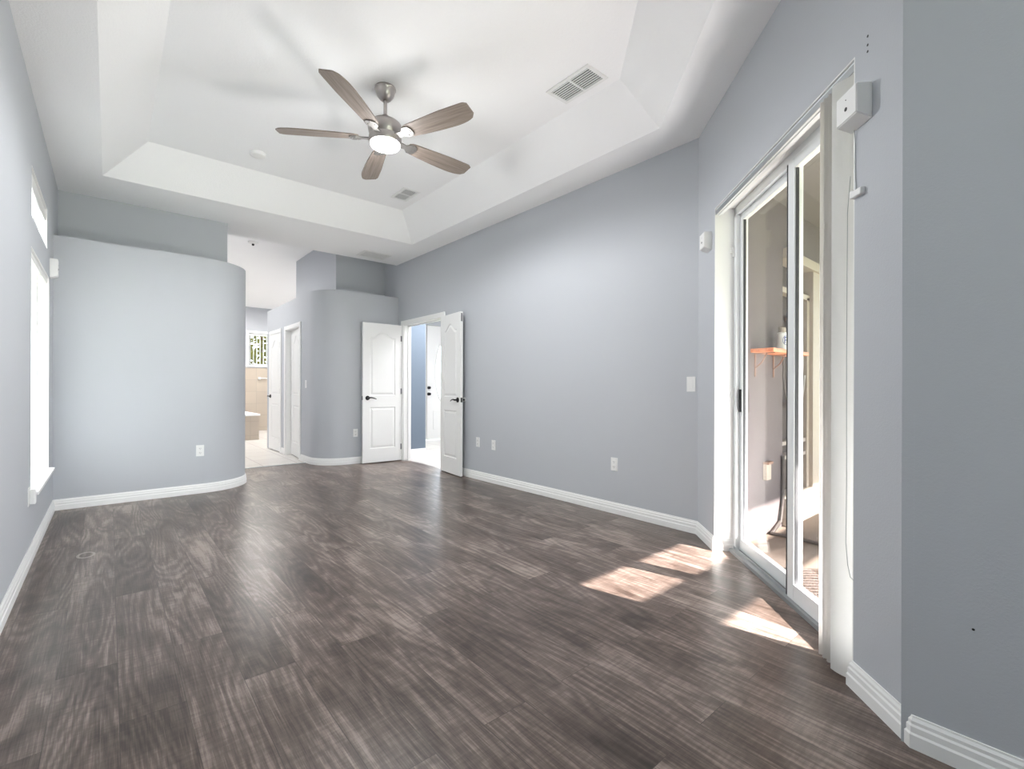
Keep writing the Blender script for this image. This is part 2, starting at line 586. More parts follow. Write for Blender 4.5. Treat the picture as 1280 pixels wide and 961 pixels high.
# ------------------------------------------------------------------ walls
def grid_wall(L, H, th, openings, z0=0.0):
    """box wall along +x (0..L), face at y=0, body towards -y; openings (x0,x1,z0,z1)"""
    m = MB()
    xs = sorted({0.0, L, *[o[0] for o in openings], *[o[1] for o in openings]})
    for xa, xb in zip(xs, xs[1:]):
        ops = sorted([(o[2], o[3]) for o in openings if o[0] <= xa + 1e-6 and o[1] >= xb - 1e-6])
        z = z0
        for a, c in ops:
            if a > z + 1e-6:
                m.box(xa, xb, -th, 0, z, a)
            z = c
        if z < H - 1e-6:
            m.box(xa, xb, -th, 0, z, H)
    return m
# left wall: local x runs towards -Y (world), starting at the far end
YF = 6.30
LW0, LW1 = 4.262, 5.425
TW0, TW1 = 4.275, 5.262
m = grid_wall(YF - YB, 3.5, 0.22, [(YF - LW1, YF - LW0, 0.42, 1.99), (YF - TW1, YF - TW0, 2.19, 2.51)])
struct(m.build('wall_left', MW, loc=(XL, YF, 0), rz=-PI / 2), 'pale blue-grey left wall with a tall window and a transom', 'wall')
m = grid_wall(13.4 - YF, 3.5, 0.22, [])
struct(m.build('wall_hall_left', MW, loc=(XL, 13.4, 0), rz=-PI / 2), 'left wall of the hall and bathroom', 'wall')
# right wall
DW0, DW1, DH = 5.36, 6.47, 2.045
m = grid_wall(7.113 - YC, 3.5, 0.12, [(DW0 - YC, DW1 - YC, 0, DH)])
struct(m.build('wall_right', MW, loc=(XR, YC, 0), rz=PI / 2), 'long blue-grey right wall with the double doorway', 'wall')
# angled wall with the sliding door opening (local +x runs towards -s)
SO0, SO1, SOH = 0.354, 1.825, 2.315
SL = 2.113
m = grid_wall(SL, 3.5, 0.2, [(SL - SO1, SL - SO0, 0, SOH)])
struct(m.build('wall_slider', MW, loc=(*AP(SL), 0), rz=PI / 4), 'blue-grey angled wall holding the sliding glass door', 'wall')
m = grid_wall(YC2 - YB + 0.03, 3.5, 0.2, [])
struct(m.build('wall_near_right', MW, loc=(XN, YB, 0), rz=PI / 2), 'shaded grey wall at the right edge of the room', 'wall')
m = MB().prism([AP(2.113, 0.0), AP(2.113, 0.2), (XN + 0.2, YC2 - 0.1), (XN + 0.001, YC2 - 0.001)], 0, 3.5)
struct(m.build('wall_slider_return', MW), 'corner of the angled wall', 'wall')
# wall behind the camera, with an opening added to let in fill light
m = grid_wall(XN - XL, 3.5, 0.2, [(1.25, 2.19, 0.45, 2.2)])
struct(m.build('wall_back', MW, loc=(XL, YB, 0), rz=0), 'wall behind the camera with an added window opening', 'wall')

# left partition (low, curved end) and the upper block on its ledge
low1 = [(XL, YP1), (0.74, YP1)] + arc(0.74, 6.27, 0.47, -90, 0, 20)[1:] + [(1.21, 7.0), (XL, 7.0)]
struct(MB().prism(low1, 0, LEDGE1).build('wall_partition_left', MW, smooth=True), 'low blue-grey partition wall with a rounded end', 'wall')
struct(MB().box(XL, XNL, 6.264, 7.0, LEDGE1, 3.5).build('wall_upper_left', MW), 'upper wall set back behind the left plant ledge', 'wall')
# right partition: front, quarter round, hall side with two door openings
X2 = 2.19
cr = 0.42
th = 0.12
front = [(XR, YP2), (X2 + cr, YP2)] + arc(X2 + cr, YP2 + cr, cr, -90, -180, 18)[1:]
inner = [(X2 + cr - 0 + (x - X2 - cr) * (cr - th) / cr, YP2 + cr + (y - YP2 - cr) * (cr - th) / cr) for x, y in arc(X2 + cr, YP2 + cr, cr, -180, -90, 18)]
shape = front + [(X2, 7.47), (X2 + th, 7.47)] + inner + [(XR, YP2 + th)]
m = MB().prism(shape, 0, LEDGE2)
hw0, hw1 = 7.47, 9.32
OB = (7.50, 8.24)
OA = (8.56, 9.20)
OH = 2.03
g = grid_wall(hw1 - hw0, LEDGE2, th, [(hw1 - OB[1], hw1 - OB[0], 0, OH), (hw1 - OA[1], hw1 - OA[0], 0, OH)])
g.bm.transform(Matrix.Translation((X2, hw1, 0)) @ Matrix.Rotation(PI / 2, 4, 'Z') @ Matrix.Diagonal((-1, -1, 1, 1)) @ Matrix.Translation((0, 0, 0)))
me = bpy.data.meshes.new('t')
g.bm.transform(Matrix.Translation((0, 0, 0)))
g.bm.to_mesh(me)
xs = [v.co.x for v in me.vertices]
ys = [v.co.y for v in me.vertices]
# place so that the face lies on x = X2 and the body extends towards +x, y from hw0 to hw1
dxx, dyy = X2 - min(xs), hw0 - min(ys)
for v in me.vertices:
    v.co.x += dxx
    v.co.y += dyy
m.bm.from_mesh(me)
m.box(X2, XR, hw1 - 0.001, hw1 + 0.12, 0, LEDGE2)
m.prism([(XR, YP2 + 0.01), (X2 + cr, YP2 + 0.01)] + arc(X2 + cr, YP2 + cr, cr - 0.01, -90, -180, 18)[1:] + [(X2 + 0.01, hw1 + 0.11), (XR, hw1 + 0.11)], LEDGE2 - 0.1, LEDGE2 - 0.001)
bmesh.ops.recalc_face_normals(m.bm, faces=m.bm.faces)
struct(m.build('wall_partition_right', MW, smooth=True), 'blue-grey partition wall that curves from the double doors into the hall', 'wall')
struct(MB().box(2.587, 4.3, 7.113, 9.10, LEDGE2 - 0.05, 3.5).build('wall_upper_right', MW), 'upper wall block set back on the right plant ledge', 'wall')
# bathroom shell
BY = 13.3
BW = (2.66, 3.50, 1.645, 2.46)
m = grid_wall(4.9, 3.5, 0.2, [(4.3 - BW[1], 4.3 - BW[0], BW[2], BW[3])])
struct(m.build('wall_bathroom_far', MW, loc=(4.3, BY, 0), rz=PI), 'far bathroom wall with a small window over beige tile', 'wall')
struct(MB().box(-0.4, 4.25, BY - 0.012, BY, 0, 1.585).build('trim_tile_wainscot', MBTILE), 'beige tile lower half of the far bathroom wall', 'trim')
struct(MB().box(4.25, 4.37, 9.3, 13.4, 0, 3.5).build('wall_bathroom_right', MW), 'right wall of the bathroom', 'wall')
struct(MB().box(XR + 0.0, 4.37, 9.10, 9.42, 0, 3.5).build('wall_bathroom_near', MW), 'near wall of the bathroom', 'wall')
# foyer shell
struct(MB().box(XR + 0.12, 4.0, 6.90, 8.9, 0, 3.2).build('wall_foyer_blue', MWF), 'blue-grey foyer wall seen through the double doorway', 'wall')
m = grid_wall(3.4, 3.2, 0.15, [(7.2 - 5.98, 7.2 - 4.18, 0, 2.42)])
struct(m.build('wall_foyer_entry', MW, loc=(7.2, 8.70, 0), rz=PI), 'entry wall of the foyer', 'wall')
struct(MB().box(7.0, 7.15, 2.9, 8.85, 0, 3.2).build('wall_foyer_right', MW), 'right wall of the foyer', 'wall')
struct(MB().box(3.49, 7.15, 2.9, 3.02, 0, 3.2).build('wall_foyer_near', MW), 'near wall of the foyer', 'wall')

# ------------------------------------------------------------------ baseboards (colonial profile)
BH = 0.096
PROF = [(0, 0), (0.016, 0), (0.016, 0.042), (0.0125, 0.048), (0.0125, 0.066), (0.009, 0.072), (0.009, 0.082), (0.005, 0.090), (0.004, BH), (0, BH)]
def baseboard(name, path, side, label):
    struct(MB().sweep(path, PROF, side).build(name, MT), label, 'baseboard')
baseboard('baseboard_left', [(XL, YB), (XL, YP1)], -1, 'white baseboard along the left wall')
baseboard('baseboard_partition_left', [(XL, YP1), (0.74, YP1)] + arc(0.74, 6.27, 0.47, -90, 0, 20)[1:] + [(1.21, 7.0)], -1, 'white baseboard curving round the left partition')
baseboard('baseboard_partition_right', [(XR - 0.005, YP2), (X2 + cr, YP2)] + arc(X2 + cr, YP2 + cr, cr, -90, -180, 18)[1:] + [(X2, 7.445)], 1, 'white baseboard curving round the right partition')
baseboard('baseboard_right', [(XR, DW0 - 0.065), (XR, YC), AP(SO0), AP(SO0, 0.135)], -1, 'white baseboard along the right wall to the sliding door')
baseboard('baseboard_near_right', [AP(SO1, 0.03), AP(SO1), (XN, YC2), (XN, YB)], -1, 'white baseboard under the near right walls')
baseboard('baseboard_foyer', [(XR + 0.125, 6.90), (4.0, 6.90), (4.0, 8.68)], -1, 'white baseboard of the blue foyer wall')
baseboard('baseboard_hall', [(X2, OB[1] + 0.062), (X2, OA[0] - 0.062)], 1, 'short white baseboard between the two hall doors')

# ------------------------------------------------------------------ door leaves
def panel_loop(x0, x1, z0, z1, arch):
    pts = [(x0, z0), (x1, z0)]
    if not arch:
        return pts + [(x1, z1), (x0, z1)]
    w_ = x1 - x0
    n = 18
    top = []
    for i in range(n + 1):
        u = i / n
        d = abs(u - 0.5) * 2
        k = 0.0 if d > 0.88 else 0.5 * (1 + math.cos(PI * d / 0.88))
        top.append((x1 - u * w_, z1 - arch + arch * k))
    return pts + top
def inset_loop(pts, d):
    n = len(pts)
    out = []
    for i in range(n):
        p0, p1, p2 = (Vector(pts[(i + k) % n]) for k in (-1, 0, 1))
        e1, e2 = (p1 - p0).normalized(), (p2 - p1).normalized()
        n1, n2 = Vector((-e1.y, e1.x)), Vector((-e2.y, e2.x))
        mm = (n1 + n2)
        mm = mm / max(0.5, mm.length) / max(0.4, (mm / max(0.5, mm.length)).dot(n1))
        out.append(tuple(p1 + mm * d))
    return out
def leaf_mesh(w_, h, th_, panels):
    """slab 0..w, 0..h, y -th/2..th/2; moulded panels on both faces"""
    m = MB()
    for sgn in (-1, 1):
        t = bmesh.new()
        y0 = sgn * th_ / 2
        def V(p, dep=0.0):
            return t.verts.new((p[0], y0 - sgn * dep, p[1]))
        outer = [V(p) for p in [(0, 0), (w_, 0), (w_, h), (0, h)]]
        es = [t.edges.new((outer[i], outer[(i + 1) % 4])) for i in range(4)]
        loops = []
        for p in panels:
            lp = panel_loop(*p)
            l0 = [V(q) for q in lp]
            es += [t.edges.new((l0[i], l0[(i + 1) % len(l0)])) for i in range(len(l0))]
            loops.append((lp, l0))
        bmesh.ops.triangle_fill(t, edges=es, use_beauty=True)
        for lp, l0 in loops:
            prev = l0
            for d, dep in ((0.009, 0.010), (0.018, 0.010), (0.040, 0.002)):
                cur = [V(q, dep) for q in inset_loop(lp, d)]
                k = len(cur)
                for i in range(k):
                    t.faces.new((prev[i], prev[(i + 1) % k], cur[(i + 1) % k], cur[i]))
                prev = cur
            t.faces.new(prev)
        bmesh.ops.recalc_face_normals(t, faces=t.faces)
        m.add(t)
    t = bmesh.new()
    a = [t.verts.new((x, -th_ / 2, z)) for x, z in [(0, 0), (w_, 0), (w_, h), (0, h)]]
    c = [t.verts.new((x, th_ / 2, z)) for x, z in [(0, 0), (w_, 0), (w_, h), (0, h)]]
    for i in range(4):
        t.faces.new((a[i], a[(i + 1) % 4], c[(i + 1) % 4], c[i]))
    m.add(t)
    bmesh.ops.remove_doubles(m.bm, verts=m.bm.verts, dist=1e-5)
    bmesh.ops.recalc_face_normals(m.bm, faces=m.bm.faces)
    return m
def lever_handle(parent, x, z, side, th_, dirx):
    """rose and lever on one face (side = +1/-1 in y), lever towards dirx"""
    m = MB()
    y = side * th_ / 2
    m.lathe([(0.031, 0), (0.033, 0.004), (0.030, 0.011), (0.014, 0.014)], (0, 0, 0), seg=24)
    m.bm.transform(Matrix.Translation((x, y, z)) @ Matrix.Rotation(-PI / 2 * side, 4, 'X'))
    m.tube([(x, y, z), (x, y + side * 0.048, z)], 0.010)
    pts = [(x - dirx * 0.004, y + side * 0.048, z), (x + dirx * 0.03, y + side * 0.050, z + 0.006), (x + dirx * 0.065, y + side * 0.050, z + 0.002), (x + dirx * 0.095, y + side * 0.048, z - 0.008), (x + dirx * 0.115, y + side * 0.046, z - 0.016)]
    m.tube(pts, [0.011, 0.010, 0.0085, 0.007, 0.005])
    return tag(m.build('door_handle', MBLK, parent, smooth=True), 'black lever handle')
def hinges(parent, h, th_, side):
    for z in (0.20, h / 2 + 0.02, h - 0.20):
        m = MB().lathe([(0.0065, z - 0.045), (0.0065, z + 0.045)], (-0.004, side * (th_ / 2 + 0.004), 0), seg=12)
        m.box(-0.003, 0.028, side * (th_ / 2), side * (th_ / 2 + 0.0015), z - 0.042, z + 0.042)
        m.build('hinge', MHINGE, parent, smooth=True)
TH = 0.035
LWD, LHT = 0.60, 2.02
PAN = [(0.105, LWD - 0.105, 0.97, 1.90, 0.085), (0.105, LWD - 0.105, 0.20, 0.80, 0)]
def leaf(name, w_, h, panels, loc, rz, label, handle=None, hinge_side=None):
    r_ = empty(name, loc, rz)
    struct(r_, label, 'door')
    leaf_mesh(w_, h, TH, panels).build('door_panel', MD, r_)
    if handle:
        x, z, dirx, sides = handle
        for s_ in sides:
            lever_handle(r_, x, z, s_, TH, dirx)
        MB().box(w_ - 0.0005, w_ + 0.002, -0.011, 0.011, z - 0.028, z + 0.028).build('latch_plate', MBLK, r_)
    if hinge_side:
        hinges(r_, h, TH, hinge_side)
    return r_
# double doors: left leaf swung back against the partition, right leaf against the right wall
leaf('door_1', 0.61, LHT, [(0.11, 0.50, 0.97, 1.90, 0.085), (0.11, 0.50, 0.20, 0.80, 0)], (XR - 0.012, 6.505, 0.012), PI - R(1.0), 'open white left leaf of the double doors, lying along the curved partition', (0.54, 0.935, -1, (1, -1)), 1)
d2 = leaf('door_2', 0.555, LHT, [(0.10, 0.455, 0.97, 1.90, 0.085), (0.10, 0.455, 0.20, 0.80, 0)], (XR - 0.03, 5.345, 0.012), -PI / 2 - R(6.5), 'open white right leaf of the double doors, swung towards the right wall', (0.495, 0.935, -1, (1, -1)), None)
MB().box(0.5545, 0.5575, -0.010, 0.010, 1.90, 2.0).build('flush_bolt', MHINGE, d2)

# ------------------------------------------------------------------ casings and jambs
def casing(name, loc, rz, w_, h, depth, label, cw=0.057, ct=0.017):
    """local: opening 0..w along x, room side +y, wall body towards -y"""
    m = MB()
    m.box(-cw, 0.006, 0, ct, 0, h + cw, 0.004).box(w_ - 0.006, w_ + cw, 0, ct, 0, h + cw, 0.004).box(-cw + 0.001, w_ + cw - 0.001, 0, ct - 0.001, h - 0.006, h + cw - 0.001, 0.004)
    m.box(0, 0.014, -depth, 0, 0, h).box(w_ - 0.014, w_, -depth, 0, 0, h).box(0, w_, -depth, 0, h - 0.014, h)
    m.box(0.014, 0.026, -depth + 0.02, -depth + 0.055, 0, h - 0.014).box(w_ - 0.026, w_ - 0.014, -depth + 0.02, -depth + 0.055, 0, h - 0.014).box(0.014, w_ - 0.014, -depth + 0.02, -depth + 0.055, h - 0.026, h - 0.014)
    return struct(m.build(name, MT, loc=loc, rz=rz), label, 'trim')
casing('trim_1', (XR, DW0, 0), PI / 2, DW1 - DW0, DH, 0.12, 'white casing and jamb of the double doorway')
# hall doors: openings on x = X2, room side -x
casing('trim_2', (X2, OB[0], 0), PI / 2, OB[1] - OB[0], OH, 0.12, 'white casing of the nearer hall door')
casing('trim_3', (X2, OA[0], 0), PI / 2, OA[1] - OA[0], OH, 0.12, 'white casing of the farther hall door')
PB = [(0.12, 0.56, 0.97, 1.90, 0.11), (0.12, 0.56, 0.20, 0.80, 0)]
leaf('door_3', 0.70, 2.0, PB, (X2 + 0.030, OB[0] + 0.020, 0.012), PI / 2 - R(5), 'white arched-panel closet door standing slightly ajar in the hall', None, None)
PA = [(0.11, 0.50, 0.97, 1.90, 0.11), (0.11, 0.50, 0.20, 0.80, 0)]
leaf('door_4', 0.605, 2.0, PA, (X2 + 0.012, OA[0] + 0.018, 0.012), PI / 2 + R(1.5), 'white arched-panel door with a black lever at the far end of the hall', (0.545, 0.93, -1, (1,)), 1)

# entry double doors in the foyer, each with an oval window
def entry_leaf(name, x0, x1, label, knob_x):
    r_ = empty(name, (x0, 8.74, 0.012), 0)
    struct(r_, label, 'door')
    w_ = x1 - x0
    t = bmesh.new()
    n = 40
    ell = [(w_ / 2 + 0.235 * math.cos(2 * PI * i / n), 1.42 + 0.68 * math.sin(2 * PI * i / n)) for i in range(n)]
    m = MB()
    for yy in (-0.022, 0.022):
        t = bmesh.new()
        o_ = [t.verts.new((x, yy, z)) for x, z in [(0, 0), (w_, 0), (w_, 2.4), (0, 2.4)]]
        e_ = [t.verts.new((x, yy, z)) for x, z in ell]
        es = [t.edges.new((o_[i], o_[(i + 1) % 4])) for i in range(4)] + [t.edges.new((e_[i], e_[(i + 1) % n])) for i in range(n)]
        bmesh.ops.triangle_fill(t, edges=es, use_beauty=True)
        m.add(t)
    m.box(0, 0.004, -0.022, 0.022, 0, 2.4).box(w_ - 0.004, w_, -0.022, 0.022, 0, 2.4)
    m.box(0.16, w_ - 0.16, -0.030, -0.020, 0.20, 0.60, 0.006)
    m.build('door_panel', MD, r_)
    pts = [(x, -0.024, z) for x, z in ell]
    MB().tube(pts + pts[:2], 0.018, 8).build('glass_moulding', MD, r_, smooth=True)
    t = bmesh.new()
    t.faces.new([t.verts.new((x, 0, z)) for x, z in ell])
    g_ = MB()
    g_.add(t)
    g_.build('glass_pane', MGLASSC, r_)
    for z, nm, rr in ((1.098 - 0.012, 'deadbolt', 0.030), (0.965 - 0.012, 'door_knob', 0.034)):
        k = MB().lathe([(rr, 0), (rr, 0.008), (rr * 0.5, 0.012), (rr * 0.45, 0.03), (rr * 0.85, 0.04), (rr * 0.85, 0.055), (rr * 0.4, 0.062)], seg=20)
        k.bm.transform(Matrix.Translation((knob_x, -0.022, z)) @ Matrix.Rotation(PI / 2, 4, 'X'))
        k.build(nm, MBLK, r_, smooth=True)
    return r_
entry_leaf('door_5', 4.19, 5.075, 'white left entry door across the foyer', 0.78)
entry_leaf('door_6', 5.081, 5.966, 'white right entry door with an oval window across the foyer', 0.045)

# ------------------------------------------------------------------ sliding door
def slider():
    r_ = empty('door_7', (*AP(SO1), 0), PI / 4)       # local x = SO1 - s, local y = -off
    struct(r_, 'white aluminium sliding glass door onto the lanai', 'door')
    X = lambda s: SO1 - s
    W_ = SO1 - SO0
    m = MB()
    m.box(W_ - 0.045, W_, -0.2, -0.125, 0, SOH).box(0, 0.045, -0.2, -0.125, 0, SOH)
    m.box(0, W_, -0.2, -0.125, SOH - 0.06, SOH)
    m.box(W_ - 0.055, W_ - 0.045, -0.165, -0.155, 0.03, SOH - 0.06)
    m.build('slider_frame', MAL, r_)
    m = MB().box(0, W_, -0.21, -0.095, 0.0, 0.022).box(0, W_, -0.128, -0.122, 0.022, 0.038).box(0, W_, -0.172, -0.166, 0.022, 0.038)
    m.build('sill_track', MTRACK, r_)
    def panel(name, s0, s1, yc, stile, rail):
        x0, x1 = X(s1), X(s0)
        z0, z1 = 0.024, SOH - 0.05
        hh = 0.017
        m = MB()
        m.box(x0, x0 + stile, yc - hh, yc + hh, z0, z1, 0.003).box(x1 - stile, x1, yc - hh, yc + hh, z0, z1, 0.003)
        m.box(x0 + stile, x1 - stile, yc - hh, yc + hh, z0, z0 + rail, 0.003).box(x0 + stile, x1 - stile, yc - hh, yc + hh, z1 - 0.055, z1, 0.003)
        m.box(x0 + stile - 0.004, x0 + stile + 0.010, yc - hh + 0.004, yc + hh - 0.006, z0 + rail, z1 - 0.055)
        p = m.build(name, MAL, r_)
        MB().box(x0 + stile - 0.005, x1 - stile + 0.005, yc - 0.003, yc + 0.003, z0 + rail - 0.005, z1 - 0.05).build('glass_pane', MGLASS, p)
        g_ = MB()
        for xa, xb in ((x0 + stile, x0 + stile + 0.004), (x1 - stile - 0.004, x1 - stile)):
            g_.box(xa, xb, yc - 0.006, yc + 0.009, z0 + rail, z1 - 0.055)
        g_.build('glass_gasket', MGASK, p)
        return p
    pf = panel('far_panel', 0.385, 1.115, -0.168, 0.045, 0.075)
    pn = panel('near_panel', 1.105, 1.80, -0.130, 0.062, 0.085)
    MB().box(X(1.102) , X(1.102) + 0.006, -0.152, -0.112, 0.03, SOH - 0.06).build('weather_strip', MGASK, r_)
    m = MB().box(X(0.425), X(0.405), -0.151, -0.140, 0.94, 1.09, 0.003)
    m.build('lock_pull', MBLK, pf)
    m = MB().box(X(0.372), X(0.356), -0.125, -0.113, 1.00, 1.10, 0.003)
    m.box(X(0.368), X(0.360), -0.113, -0.104, 1.03, 1.07, 0.002)
    m.build('lock_keeper', MP, r_)
    m = MB().box(X(0.372), X(0.356), -0.125, -0.112, 1.98, 2.05, 0.003).lathe([(0.007, 0), (0.007, 0.018)], (X(0.364), -0.112, 2.015), 'Y', 12)
    m.build('upper_latch', MP, r_)
    return r_
slider()
# white painted drywall returns of the opening
m = MB().box(0, SO1 - SO0, -0.126, -0.0005, SOH - 0.006, SOH).box(SO1 - SO0 - 0.006, SO1 - SO0, -0.126, -0.0005, 0, SOH - 0.006).box(0, 0.006, -0.126, -0.0005, 0, SOH - 0.006)
struct(m.build('trim_4', MT, loc=(*AP(SO1), 0), rz=PI / 4), 'white returns round the sliding door opening', 'trim')

# vertical blind of the sliding door, drawn to the near side
def vane_mesh(w_, z0, z1):
    t = bmesh.new()
    n = 6
    lo = [t.verts.new((-w_ / 2 + w_ * i / n, 0.009 * (1 - (2 * i / n - 1) ** 2), z0)) for i in range(n + 1)]
    hi = [t.verts.new((v.co.x, v.co.y, z1)) for v in lo]
    for i in range(n):
        t.faces.new((lo[i], lo[i + 1], hi[i + 1], hi[i]))
    bmesh.ops.solidify(t, geom=list(t.faces), thickness=0.0012)
    m = MB()
    m.add(t)
    return m
def slider_blind():
    r_ = empty('vertical_blind', (*AP(SO1), 0), PI / 4)
    tag(r_, 'white vertical blind stacked at the near side of the sliding glass door', 'blind')
    X = lambda s: SO1 - s
    m = MB().box(0.008, SO1 - SO0 - 0.008, -0.050, -0.006, SOH - 0.046, SOH - 0.008, 0.003)
    m.box(0.008, SO1 - SO0 - 0.008, -0.032, -0.020, SOH - 0.052, SOH - 0.044)
    m.build('headrail', MAL, r_)
    MB().box(0.010, SO1 - SO0 - 0.010, -0.0055, -0.0025, SOH - 0.048, SOH - 0.020).build('valance_strip', MTRACK, r_)
    v0 = vane_mesh(0.089, 0.016, SOH - 0.056)
    first = v0.build('vane', MVANE, r_, smooth=True)
    offs = [1.630, 1.644, 1.658, 1.672, 1.686, 1.700, 1.713, 1.726]
    for i, s_ in enumerate(offs):
        o = first if i == 0 else first.copy()
        if i:
            C.objects.link(o)
        o.parent = r_
        o.location = (X(s_), -0.026, 0)
        o.rotation_euler.z = R(90 + (7, -5, 4, -7, 6, -4, 7, -3)[i])
    fv = vane_mesh(0.089, 0.016, SOH - 0.056).build('vane', MVANE_LIT, r_, smooth=True)
    fv.location = (X(1.776), 0.008, 0)
    fv.rotation_euler.z = R(30)
    MB().tube([(0.026, -0.030, SOH - 0.05), (0.024, 0.010, 1.75), (0.024, 0.012, 1.2), (0.022, 0.012, 0.75), (0.032, 0.008, 0.52), (0.024, 0.006, 0.44), (0.008, 0.006, 0.40), (-0.006, 0.004, 0.394)], 0.0012, 6).build('pull_cord', MTRACK, r_)
    return r_
slider_blind()

# things on the angled wall: local frame x = -s direction, y into the room
def on_angled(name, s_, z, label, cat, group=None):
    return tag(empty(name, (*AP(s_), z), PI / 4), label, cat, group)
def sensor_box(r_, w_=0.115, h_=0.125, d_=0.055):
    t = bmesh.new()
    prof = [(0, -h_ / 2 - 0.0), (d_, -h_ / 2 + 0.022), (d_, h_ / 2), (0, h_ / 2)]
    a = [t.verts.new((-w_ / 2, y, z)) for y, z in prof]
    c = [t.verts.new((w_ / 2, y, z)) for y, z in prof]
    for i in range(4):
        t.faces.new((a[i], a[(i + 1) % 4], c[(i + 1) % 4], c[i]))
    t.faces.new(a[::-1])
    t.faces.new(c)
    bmesh.ops.recalc_face_normals(t, faces=t.faces)
    bmesh.ops.bevel(t, geom=list(t.edges), offset=0.003, segments=2, affect='EDGES')
    m = MB()
    m.add(t)
    m.build('housing', MP, r_)
    MB().lathe([(0.007, 0), (0.007, 0.0015)], (0.0, d_, 0.0), 'Y', 16).build('sensor_eye', MPD, r_)
    MB().lathe([(0.0018, 0), (0.0018, 0.0015)], (0.0, d_, 0.033), 'Y', 8).build('indicator', MPD, r_)
    return r_
SB = 'white sensor boxes by the window heads'
sensor_box(on_angled('sensor_box', 1.865, 2.100, 'white sensor box with a wire on the wall right of the sliding door', 'sensor', SB))
sensor_box(on_angled('sensor_box', 0.255, 2.115, 'small white sensor box on the wall left of the sliding door', 'sensor', SB), 0.10)
r_ = on_angled('sensor_wire', 1.853, 1.80, 'thin wire hanging below the right-hand sensor box with its white clip', 'wire')
MB().tube([(0.02, 0.006, 0.24), (0.016, 0.004, 0.18), (0.021, 0.003, 0.12), (0.017, 0.003, 0.06), (0.010, 0.004, 0.02)], 0.0014, 6).build('wire', MTRACK, r_)
MB().box(-0.032, 0.030, 0, 0.018, -0.010, 0.014, 0.004).box(0.020, 0.040, 0.002, 0.012, 0.006, 0.022, 0.003).build('clip', MP, r_)
for z in (2.338, 2.307, 2.284):
    MB_ = MB().lathe([(0.004, -0.001), (0.0045, 0.0008)], (0, 0, 0), 'Y', 10)
    o = MB_.build('screw_hole', MPD, loc=(*AP(1.895), z), rz=PI / 4)
    tag(o, {2.338: 'topmost of three dark screw holes above the right-hand sensor box', 2.307: 'middle of three dark screw holes above the right-hand sensor box', 2.284: 'lowest of three dark screw holes above the right-hand sensor box'}[z], 'hole', 'screw holes above the sensor box')
o = MB().lathe([(0.0035, -0.001), (0.0035, 0.0008)], (0, 0, 0), 'Y', 10).build('nail_hole', MPD, loc=(XN, 0.168, 0.409), rz=PI / 2)
tag(o, 'small dark nail hole low on the shaded right wall', 'hole')
# cord tensioner on the far return of the opening
r_ = tag(empty('cord_tensioner', (*AP(SO0 + 0.006, 0.065), 0.10), -PI / 4), 'white cord tensioner on the left reveal of the sliding door, near the floor', 'cord tensioner')
MB().box(-0.012, 0.012, 0, 0.006, 0.02, 0.155, 0.003).build('bracket', MP, r_)
MB().tube([(-0.008, 0.014, 0.04), (-0.012, 0.016, 0.09), (-0.006, 0.016, 0.145), (0.006, 0.016, 0.145), (0.012, 0.016, 0.09), (0.008, 0.014, 0.04), (-0.008, 0.014, 0.04)], 0.004, 8).build('cord_loop', MP, r_, smooth=True)

# ------------------------------------------------------------------ left wall windows and blinds
def window(name, y0, y1, z0, z1, label, rails=True):
    r_ = empty(name, (XL, y1, 0), -PI / 2)           # local x = y1 - y, y into the room
    struct(r_, label, 'window')
    W_ = y1 - y0
    m = MB()
    for a in ((0, 0.045, z0, z1), (W_ - 0.045, W_, z0, z1), (0.045, W_ - 0.045, z0, z0 + 0.045), (0.045, W_ - 0.045, z1 - 0.045, z1)):
        m.box(a[0], a[1], -0.21, -0.15, a[2], a[3])
    if rails:
        m.box(0.045, W_ - 0.045, -0.20, -0.16, (z0 + z1) / 2 - 0.02, (z0 + z1) / 2 + 0.02)
    m.build('window_frame', MAL, r_)
    MB().box(0.04, W_ - 0.04, -0.183, -0.177, z0 + 0.04, z1 - 0.04).build('glass_pane', MGLASSC, r_)
    m = MB()
    m.box(0, W_, -0.15, -0.0005, z1 - 0.005, z1).box(0, 0.005, -0.15, -0.0005, z0, z1 - 0.005).box(W_ - 0.005, W_, -0.15, -0.0005, z0, z1 - 0.005)
    m.build('window_return', MT, r_)
    return r_
w1 = window('window_1', LW0, LW1, 0.42, 1.99, 'tall white window on the left wall')
MB().box(-0.02, LW1 - LW0 + 0.02, -0.15, 0.038, 0.405, 0.428, 0.004).build('window_sill', MT, w1)
w2 = window('window_2', TW0, TW1, 2.19, 2.51, 'narrow transom window above the tall left window', False)
def wall_blind(name, y0, y1, z0, z1, pitch, label, head):
    r_ = tag(empty(name, (XL, y1, 0), -PI / 2), label, 'blind', 'closed blinds on the left wall')
    W_ = y1 - y0
    MB().box(0.008, W_ - 0.008, -0.070, -0.012, z1 - head, z1 - 0.008, 0.003).build('headrail', MP, r_)
    n = int((W_ - 0.03) / pitch)
    first = None
    for i in range(n + 1):
        if first is None:
            first = vane_mesh(0.089, z0 + 0.012, z1 - head - 0.002).build('vane', MVANE, r_, smooth=True)
            o = first
        else:
            o = first.copy()
            C.objects.link(o)
            o.parent = r_
        o.location = (0.05 + i * (W_ - 0.10) / n, -0.042, 0)
        o.rotation_euler.z = R(14)
wall_blind('vertical_blind', LW0, LW1, 0.43, 1.99, 0.078, 'closed white vertical blind filling the tall window on the left wall', 0.05)
wall_blind('vertical_blind', TW0, TW1, 2.19, 2.51, 0.078, 'short closed white blind in the transom at the top of the left wall', 0.10)
sensor_box(tag(empty('sensor_box', (XL, 5.50, 2.08), -PI / 2), 'white sensor box at the upper corner of the tall left window', 'sensor', SB), 0.09, 0.16, 0.05)

